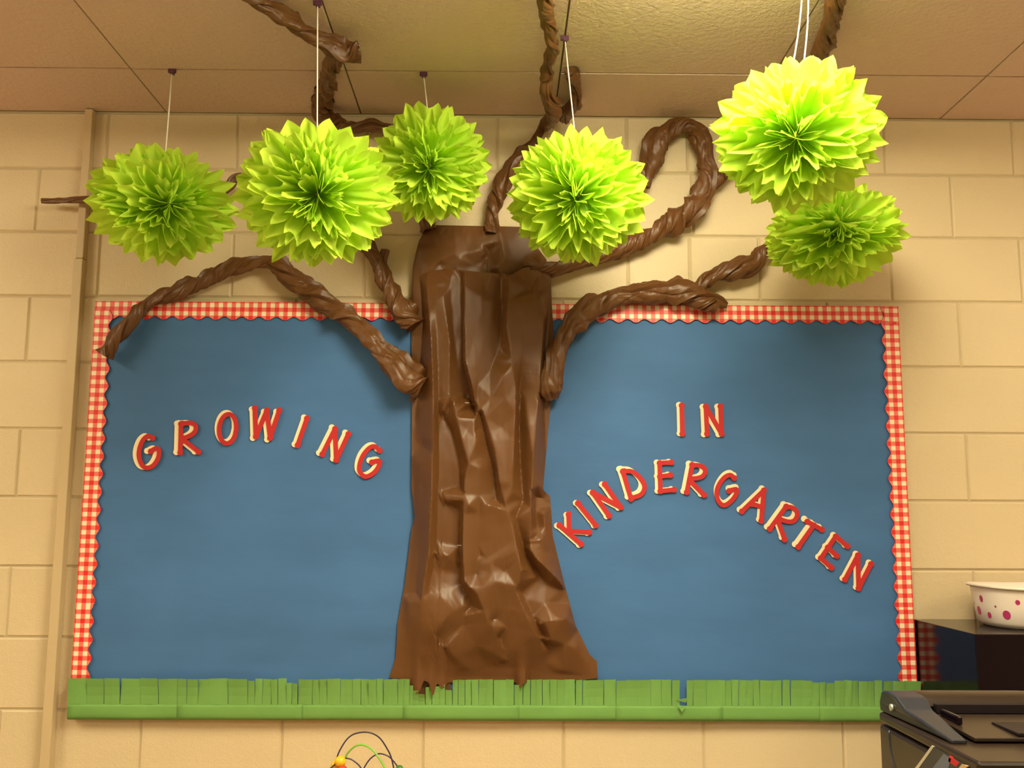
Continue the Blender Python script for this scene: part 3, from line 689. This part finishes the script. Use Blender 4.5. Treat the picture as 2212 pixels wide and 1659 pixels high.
# ------------------------------------------------------------------ pom-poms
def pompom(px, py, Y, rxp, ryp, ax_off, slit, seed, hook, label, strands=1):
    c = at(px, py, Y); sc = (c-CAMP).dot(fw)/F
    RX, RZ = rxp*sc, ryp*sc; RYd = (RX+RZ)/2*.95
    hk = atc(*hook, .004) if len(hook) == 2 else Vector(hook)
    e = empty('paper_pompom', c, label=label, category='pom-pom', group='lime tissue paper pom-poms hanging from the ceiling')
    rn = random.Random(seed)
    cd = (CAMP-c).normalized()
    ax = (cd + Vector((ax_off[0], 0, ax_off[1]))).normalized()
    e1 = Vector((math.cos(slit), 0, math.sin(slit))); e1 = (e1-ax*e1.dot(ax)).normalized(); e2_ = ax.cross(e1)
    K = 15
    for k in range(K):
        a0 = math.radians(7+ (172-7)*((k+.3)/K)**.95)
        n = int(7+19*math.sin(a0)); SPP = 6; NA = n*SPP; NR = 10
        s1_, s2_, s3_ = rn.uniform(0, 99), rn.uniform(0, 99), rn.uniform(0, 99)
        dp = [rn.uniform(.7, 1.2) for _ in range(n)]; pj = [rn.uniform(.94, 1.04) for _ in range(n)]; pw = [rn.uniform(.55, 1.35) for _ in range(n)]; pt = [rn.uniform(-.25, .25) for _ in range(n)]
        vs, fs = [], []
        for i in range(NA):
            f = i/NA; phi = 2*PI*f; pl = i//SPP; q = (i % SPP)/SPP
            tri = 1-abs(2*q-1)                       # 0 in the valley, 1 on the fold
            cs, sn = math.cos(phi), math.sin(phi)
            low = noise.noise(Vector((cs*1.5+s1_, sn*1.5, k*.37)))
            mid = noise.noise(Vector((cs*4+s2_, sn*4, k)))
            el = 1+.38*math.cos(2*phi)*math.cos(a0/2)**2 if a0 < PI/2 else 1
            for j in range(NR+1):
                t = j/NR
                tip = 1.0 - .145*(1-tri)*dp[pl]
                lay = (.93+.07*math.sin(a0)) * (1+.05*low)
                r = (.06+.94*t)*(pj[pl]*tri+(pj[pl]+pj[pl-1 if q < .5 else (pl+1) % n])/2*(1-tri))*lay
                r *= 1-(1-tip)*max(0, (t-.80)/.20)
                al = a0*el
                al += .40*low*t + .30*mid*t + .10*noise.noise(Vector((cs*9+s3_, sn*9, k)))*t
                al += (.15+.06*pt[pl])*(pw[pl]*tri+(1-tri)-.5-.5*tri)*0+.12*pw[pl]*(tri-.5)*min(1, t*1.6)*(1.0 if a0 > .5 else 1.4)
                al += .16*(t-.5)*math.sin(a0)*(1 if a0 < PI/2 else -1)*-1
                ph = phi+.05*noise.noise(Vector((cs*3+s3_, sn*3, t*2)))+pt[pl]*.12*t*t
                d = ax*math.cos(al)+(e1*math.cos(ph)+e2_*math.sin(ph))*math.sin(al)
                vs.append(Vector((d.x*r*RX, d.y*r*RYd, d.z*r*RZ)))
        for i in range(NA):
            i2 = (i+1) % NA
            for j in range(NR):
                a = i*(NR+1)+j; b = i2*(NR+1)+j; fs.append((a, a+1, b+1, b))
        link('tissue_layer', mesh('tissue_layer', vs, fs), m_tissue, e, smooth=True)
    # ribbon from the ceiling to the tie at the core
    for sd in range(strands):
        a = hk-c+Vector((.012*(sd-.5)*(strands-1), 0, 0)); b = Vector(((sd-.5)*(strands-1)*.03, 0, RZ*.4))
        v, f_ = tube([a+(b-a)*t+Vector((.004*math.sin(t*5)*(strands > 1), 0, 0)) for t in [i/8 for i in range(9)]], .0018, 6)
        link('hanging_ribbon', mesh('hanging_ribbon', v, f_), m_string, e, smooth=True)
    return hk
hooks = []
hooks.append(pompom(350, 443, -.3008, 160, 131, (.08, .02), -.7, 11, (372, 153), 'dim lime tissue pom-pom hanging at the far left'))
hooks.append(pompom(683, 420, -.69, 178, 163, (.02, -.02), -.25, 22, (686, 6), 'bright lime tissue pom-pom hanging second from the left, in front'))
hooks.append(pompom(930, 356, -.3008, 130, 134, (-.05, -.06), .1, 33, (915, 160), 'small lime pom-pom hanging above the trunk, close to the wall'))
hooks.append(pompom(1250, 424, -.50, 157, 154, (-.06, -.05), .1, 44, (1220, 82), 'bright lime pom-pom hanging at the middle, right of the trunk top'))
pc = at(1690, 0, -.82)
hooks.append(pompom(1722, 292, -.82, 184, 172, (.0, -.04), .6, 55, (X0+3*TS-.07, -.82, CEIL-.004), 'largest and brightest lime pom-pom, hanging highest at the right', strands=2))
hooks.append(pompom(1803, 507, -.3008, 155, 118, (.15, .22), .5, 66, (at(1790, 160, -.3008).x, -.3008, CEIL-.004), 'lime pom-pom hanging lowest at the right, partly behind the largest one'))
hl = ['above the far left pom-pom', 'above the second pom-pom from the left', 'above the pom-pom over the trunk', 'above the middle pom-pom', 'above the largest pom-pom', 'above the lowest right-hand pom-pom']
for h, l in zip(hooks, hl):
    bm = bmesh.new(); box_bm(bm, -.011, .011, -.004, .004, -.010, .002, bev=.0015); box_bm(bm, -.004, .006, -.007, .007, -.014, -.006, bev=.001)
    o = from_bm('ceiling_clip', bm, m_clip, label='small dark purple clip on the ceiling grid '+l, category='clip', group='clips holding the pom-pom strings'); o.location = (h.x, h.y, CEIL-.0005)

# ------------------------------------------------------------------ glossy black cabinet, right
a = at(1973, 1337, 0); zt = a.z; x0 = bx1+.004; yf = -.385; x1 = x0+.52
e = empty('black_cabinet', ((x0+x1)/2, yf/2, 0), label='tall glossy black cabinet against the wall right of the board', category='cabinet')
boxo('body', (x0, x1, yf, -.002, .04, zt), m_black, e, bev=.002, org=e.location)
boxo('door', (x0+.0005, x1-.0005, yf-.004, yf-.0008, .05, zt-.001), m_black, e, bev=.0005, org=e.location)
boxo('plinth', (x0+.02, x1-.02, yf+.04, -.01, 0, .04), m_pdark, e, org=e.location)
hd = boxo('handle', (x1-.05, x1-.035, yf-.03, yf-.018, zt-.55, zt-.25), m_silver, bpy.data.objects['door'] if 'door' in bpy.data.objects else e, bev=.003, org=e.location)
boxo('handle_post', (x1-.047, x1-.038, yf-.02, yf+.002, zt-.27, zt-.26), m_silver, e, org=e.location)
boxo('handle_post', (x1-.047, x1-.038, yf-.02, yf+.002, zt-.54, zt-.53), m_silver, e, org=e.location)

# ------------------------------------------------------------------ polka dot bin on the cabinet
bc = Vector((at(2101, 1246, -.19).x+.216, -.19, zt)); 
e = empty('polka_dot_bin', bc, label='white oval plastic bin with magenta polka dots on the black cabinet', category='bin')
HB = .108
def binp(th, t, off=0):
    """t 0..1 bottom to top"""
    rx_ = .192+.015*t+off; ry_ = .132+.018*t+off; n = 2.5
    c, s = math.cos(th), math.sin(th)
    k = (abs(c)**n+abs(s)**n)**(-1/n)
    rr = 1-.10*max(0, 1-t*6)**2
    return Vector((rx_*c*k*rr, ry_*s*k*rr, HB*t))
vs, fs = [], []; NT = 64
prof = [(0, 0), (.02, 0), (.06, 0), (.14, 0), (.5, 0), (.9, 0), (1, 0), (1.0, -.003), (.5, -.003), (.05, -.003)]
for t, off in prof:
    for k in range(NT):
        p = binp(2*PI*k/NT, t, off); vs.append(p)
for i in range(len(prof)-1):
    for k in range(NT): fs.append((i*NT+k, i*NT+(k+1) % NT, (i+1)*NT+(k+1) % NT, (i+1)*NT+k))
fs.append(tuple(range(NT))[::-1]); fs.append(tuple((len(prof)-1)*NT+k for k in range(NT)))
link('bin_body', mesh('bin_body', vs, fs), m_bin, e, smooth=True)
vs, fs = [], []
pr = [(0, -.002), (.005, .004), (.003, .009), (-.003, .008), (-.003, .0)]
for dz, off in pr:
    for k in range(NT):
        th = 2*PI*k/NT; p = binp(th, 1, off); p.z += dz+.003*math.cos(2*th); vs.append(p)
for i in range(len(pr)-1):
    for k in range(NT): fs.append((i*NT+k, i*NT+(k+1) % NT, (i+1)*NT+(k+1) % NT, (i+1)*NT+k))
link('bin_rim', mesh('bin_rim', vs, fs), m_bin, e, smooth=True)
vs, fs = [], []; rn = random.Random(3)
dots = []
row = [(.72, .0085), (.30, .0075), (.55, .003), (.34, .0105), (.66, .006), (.2, .003), (.45, .008), (.8, .0055)]
base_th = PI*1.03
for i in range(36):
    t, r = row[i % 8]; dots.append((base_th+i*2*PI/36, t+rn.uniform(-.05, .05), r))
for th0, t0, r in dots:
    p0 = binp(th0, t0, .0006); pu = (binp(th0+.01, t0, .0006)-p0).length/.01
    c = len(vs); n = 14
    vs.append(p0)
    for k in range(n):
        q = 2*PI*k/n; vs.append(binp(th0+r*math.cos(q)/pu, t0+r*1.15*math.sin(q)/HB, .0006))
    for k in range(n): fs.append((c, c+1+k, c+1+(k+1) % n))
o = link('printed_dots', mesh('printed_dots', vs, fs), m_dot, e); o['kind'] = 'stuff'

# ------------------------------------------------------------------ printer on a stand, right foreground
PYR, PYF = -1.03, -1.41
a = at(1898, 1541, PYR); pxl = a.x; pzt = a.z; pw_ = .40; pzb = pzt-.19
st = empty('printer_stand', (pxl+pw_/2, (PYR+PYF)/2, 0), label='dark stand under the black printer', category='stand')
so = st.location
boxo('top_board', (pxl-.03, pxl+pw_+.03, PYF-.02, PYR+.03, pzb-.025, pzb), m_pdark, st, bev=.003, org=so)
for xx in (pxl, pxl+pw_-.03):
    for yy in (PYF, PYR-.03): boxo('leg', (xx, xx+.03, yy, yy+.03, 0, pzb-.025), m_pdark, st, org=so)
boxo('shelf', (pxl, pxl+pw_, PYF, PYR, .2, .22), m_pdark, st, org=so)
po = Vector((pxl+pw_/2, (PYR+PYF)/2, pzb))
e = empty('printer', po, label='black multifunction printer with document feeder in the lower right corner', category='printer')
def prism(name, prof, x0, x1, m, bev=.0, parent=e, seg=2, inset=0):
    """profile (y,z) extruded along x"""
    bm = bmesh.new(); A = [bm.verts.new((x0, y, z)) for y, z in prof]; B = [bm.verts.new((x1, y, z)) for y, z in prof]
    n = len(prof); bm.faces.new(A); bm.faces.new(B[::-1])
    for i in range(n): bm.faces.new((A[i], B[i], B[(i+1) % n], A[(i+1) % n]))
    bmesh.ops.recalc_face_normals(bm, faces=bm.faces)
    if bev: bmesh.ops.bevel(bm, geom=bm.edges[:], offset=bev, segments=seg, affect='EDGES', profile=.5)
    o = from_bm(name, bm, m, parent, org=po)
    for p in o.data.polygons: p.use_smooth = False
    return o
X1 = pxl+pw_
boxo('lower_body', (pxl+.002, X1-.002, PYF, PYR, pzb, pzb+.075), m_pbody, e, bev=.006, org=po)
body = boxo('main_body', (pxl, X1, PYF-.004, PYR+.002, pzb+.078, pzt-.018), m_pbody, e, bev=.007, org=po)
boxo('scanner_bed', (pxl+.001, X1-.001, PYF-.006, PYR+.003, pzt-.015, pzt+.003), m_pbody, e, bev=.005, org=po)
# feeder: rear hump, left arm, tray
zt2 = at(2060, 1486, PYR+.0).z
hump = [(PYR+.004, .0), (PYR-.062, .0), (PYR-.078, .55), (PYR-.070, .86), (PYR-.045, 1.0), (PYR-.02, .98), (PYR+.002, .6)]
vs, fs = [], []; hx = [pxl+.045, pxl+.06]+[pxl+.06+(X1-.004-pxl-.06)*k/14 for k in range(1, 15)]
for i, x in enumerate(hx):
    u = (x-pxl)/pw_; k = .94 if i == 0 else (1 if u < .6 else max(.35, 1-2.6*(u-.6)**2))
    for y, z in hump: vs.append((x, y-(.06*max(0, u-.8)**1.3 if z else 0), pzt+.004+(zt2-pzt-.004)*z*k))
nh = len(hump)
for i in range(len(hx)-1):
    for k in range(nh): fs.append((i*nh+k, (i+1)*nh+k, (i+1)*nh+(k+1) % nh, i*nh+(k+1) % nh))
fs += [tuple(range(nh)), tuple((len(hx)-1)*nh+k for k in range(nh))[::-1]]
hm = link('feeder_cover', mesh('feeder_cover', vs, fs, org=po), m_pbody, e, smooth=True); hm.data.set_sharp_from_angle(angle=math.radians(50))
arm = [(PYR+.004, pzt+.004), (PYR+.006, pzt+.022), (PYR-.006, pzt+.042), (PYR-.03, zt2+.000), (PYR-.075, zt2-.004), (PYR-.11, zt2-.020), (PYR-.16, pzt+.022), (PYR-.22, pzt+.014), (PYR-.268, pzt+.008), (PYR-.268, pzt+.004)]
arm_o = prism('feeder_arm', arm, pxl+.004, pxl+.060, m_pblue, bev=.004, seg=3)
for v in arm_o.data.vertices:      # the arm narrows towards the front
    y = v.co.y+po.y; t = max(0, min(1, (PYR-.08-y)/.19)); v.co.x += (1-t)*0+ t*.012 if v.co.x < -pw_/2+.03 else -t*.018
bm = bmesh.new(); bmesh.ops.create_cone(bm, cap_ends=True, segments=20, radius1=.0065, radius2=.006, depth=.003)
bmesh.ops.rotate(bm, verts=bm.verts, cent=(0, 0, 0), matrix=Matrix.Rotation(-PI/2, 3, 'Y')@Matrix.Rotation(.0, 3, 'X'))
bd = from_bm('round_badge', bm, m_silver, arm_o); bd.location = Vector((pxl+.0028, PYR-.055, zt2-.026))-po
tray = [(PYR-.10, pzt+.012), (PYR-.10, pzt+.018), (PYR-.265, pzt+.012), (PYR-.265, pzt+.006)]
prism('document_tray', tray, pxl+.055, X1-.03, m_pbody, bev=.001)
boxo('feeder_slot', (pxl+.07, X1-.04, PYR-.093, PYR-.080, pzt+.018, zt2-.014), m_pdark, e, org=po)
boxo('tray_insert', (pxl+.13, X1-.06, PYR-.258, PYR-.17, pzt+.0135, pzt+.0185), m_pdark, e, bev=.001, org=po)
for yy in (PYR-.15,): boxo('paper_guide', (pxl+.066, pxl+.074, yy-.035, yy+.035, pzt+.016, pzt+.030), m_black, e, bev=.002, org=po)
prism('front_ledge', [(PYF-.012, pzt-.02), (PYF-.012, pzt-.008), (PYF+.03, pzt-.004), (PYF+.03, pzt-.02)], pxl+.01, X1-.01, m_pdark, bev=.002)
# groove strip, and a slanted patch of flat colours on the left flank
gp = [(PYR-.045, pzt-.022), (PYR-.052, pzt-.060), (PYR-.075, pzt-.085), (PYR-.17, pzt-.105)]
v, f_ = tube([Vector((pxl+.001, y, z)) for y, z in [tuple(q) for q in spline(gp, 6)]], .003, 6)
link('side_groove', mesh('side_groove', v, f_, org=po), m_pblue, e, smooth=True)
def flank(name, yz, m, d=.0008):
    vs = [(pxl-d, y, z) for y, z in yz]+[(pxl+.001, y, z) for y, z in yz]; n = len(yz)
    return link(name, mesh(name, vs, [tuple(range(n))]+[(k, (k+1) % n, n+(k+1) % n, n+k) for k in range(n)], org=po), m, e)
def onflank(px, py):
    d = ray(px, py); p = CAMP+d*((pxl-CAMP.x)/d.x); return (p.y, p.z)
flank('flank_patch', [onflank(*q) for q in ((2016, 1612), (2090, 1655), (2075, 1700), (1960, 1690))], m_pblue)
flank('patch_edge', [onflank(*q) for q in ((2014, 1610), (2019, 1613), (1964, 1690), (1957, 1688))], m_silver, .0012)
flank('patch_panel', [onflank(*q) for q in ((2040, 1628), (2056, 1640), (2040, 1690), (1992, 1690))], m_gray, .0012)
flank('patch_red', [onflank(*q) for q in ((2052, 1632), (2074, 1648), (2066, 1656), (2050, 1645))], m_red, .0012)
flank('patch_yellow', [onflank(*q) for q in ((2080, 1650), (2092, 1655), (2080, 1668), (2070, 1662))], m_wood, .0012)

# ------------------------------------------------------------------ low table with the bead maze
tzt = .70; MY = -.36
tx = at(790, 1640, MY).x
t_ = empty('low_table', (tx, -.36, 0), label='pale wooden table below the board, out of the picture', category='table')
to = t_.location
boxo('tabletop', (tx-.5, tx+.5, -.64, -.06, tzt-.03, tzt), m_wood, t_, bev=.004, org=to)
for xx in (tx-.47, tx+.42):
    for yy in (-.61, -.14): boxo('leg', (xx, xx+.05, yy, yy+.05, 0, tzt-.03), m_wood, t_, org=to)
mo = Vector((tx, MY, tzt))
mz = empty('bead_maze', mo, label='wire bead maze toy with yellow beads below the board', category='toy')
boxo('base', (tx-.12, tx+.12, MY-.08, MY+.08, tzt, tzt+.02), m_wood, mz, bev=.005, org=mo)
def wire(name, zp, m, r, dy=(0, 0), ends=(None, None)):
    pts = []
    k = len(zp)
    for i, (x, y) in enumerate(zp): pts.append(at(680+x/10.05, 1560+y/10.05, MY+dy[0]+(dy[1]-dy[0])*i/(k-1)))
    if ends[0] is not None: pts = [Vector((tx+ends[0], MY+dy[0], tzt+.015))]+pts
    if ends[1] is not None: pts = pts+[Vector((tx+ends[1], MY+dy[1], tzt+.015))]
    v, f_ = tube([Vector(q[:3]) for q in spline([tuple(p) for p in pts], 8)], r, 8)
    return link(name, mesh(name, v, f_, org=mo), m, mz, smooth=True)
wire('navy_wire', [(380, 1500), (420, 1100), (480, 780), (560, 580), (700, 370), (850, 260), (1060, 217), (1250, 245), (1420, 355), (1560, 560), (1660, 770), (1730, 1100), (1780, 1500)], m_navy, .0019, (-.02, .02), (-.07, .085))
wire('navy_wire', [(200, 1250), (380, 970), (620, 800), (750, 795), (870, 860), (1000, 995), (1120, 1300)], m_navy, .0018, (-.03, -.03), (-.09, .04))
wire('navy_wire', [(1000, 1200), (1070, 995), (1200, 800), (1340, 702), (1450, 687), (1600, 745), (1720, 860), (1810, 995), (1900, 1200)], m_navy, .0018, (.03, .03), (.0, .1))
wire('green_wire', [(620, 1200), (670, 770), (760, 620), (880, 520), (1010, 492), (1150, 530), (1290, 640), (1400, 790), (1520, 995), (1640, 1300)], m_grn, .0023, (-.01, -.05), (-.05, .07))
def bead(px, py, Y, r, m, holex=None):
    bm = bmesh.new(); bmesh.ops.create_uvsphere(bm, u_segments=20, v_segments=14, radius=r)
    for v in bm.verts: v.co.z *= .94
    o = from_bm('bead', bm, m, mz, smooth=True); o.location = at(px, py, Y)-mo
    return o
bead(735.5, 1644.5, MY-.03, .0142, m_yel)
bead(725, 1653, MY-.012, .0125, m_yel); bead(739, 1664, MY-.035, .013, m_orn); bead(863, 1661, MY+.03, .010, m_dgrn)
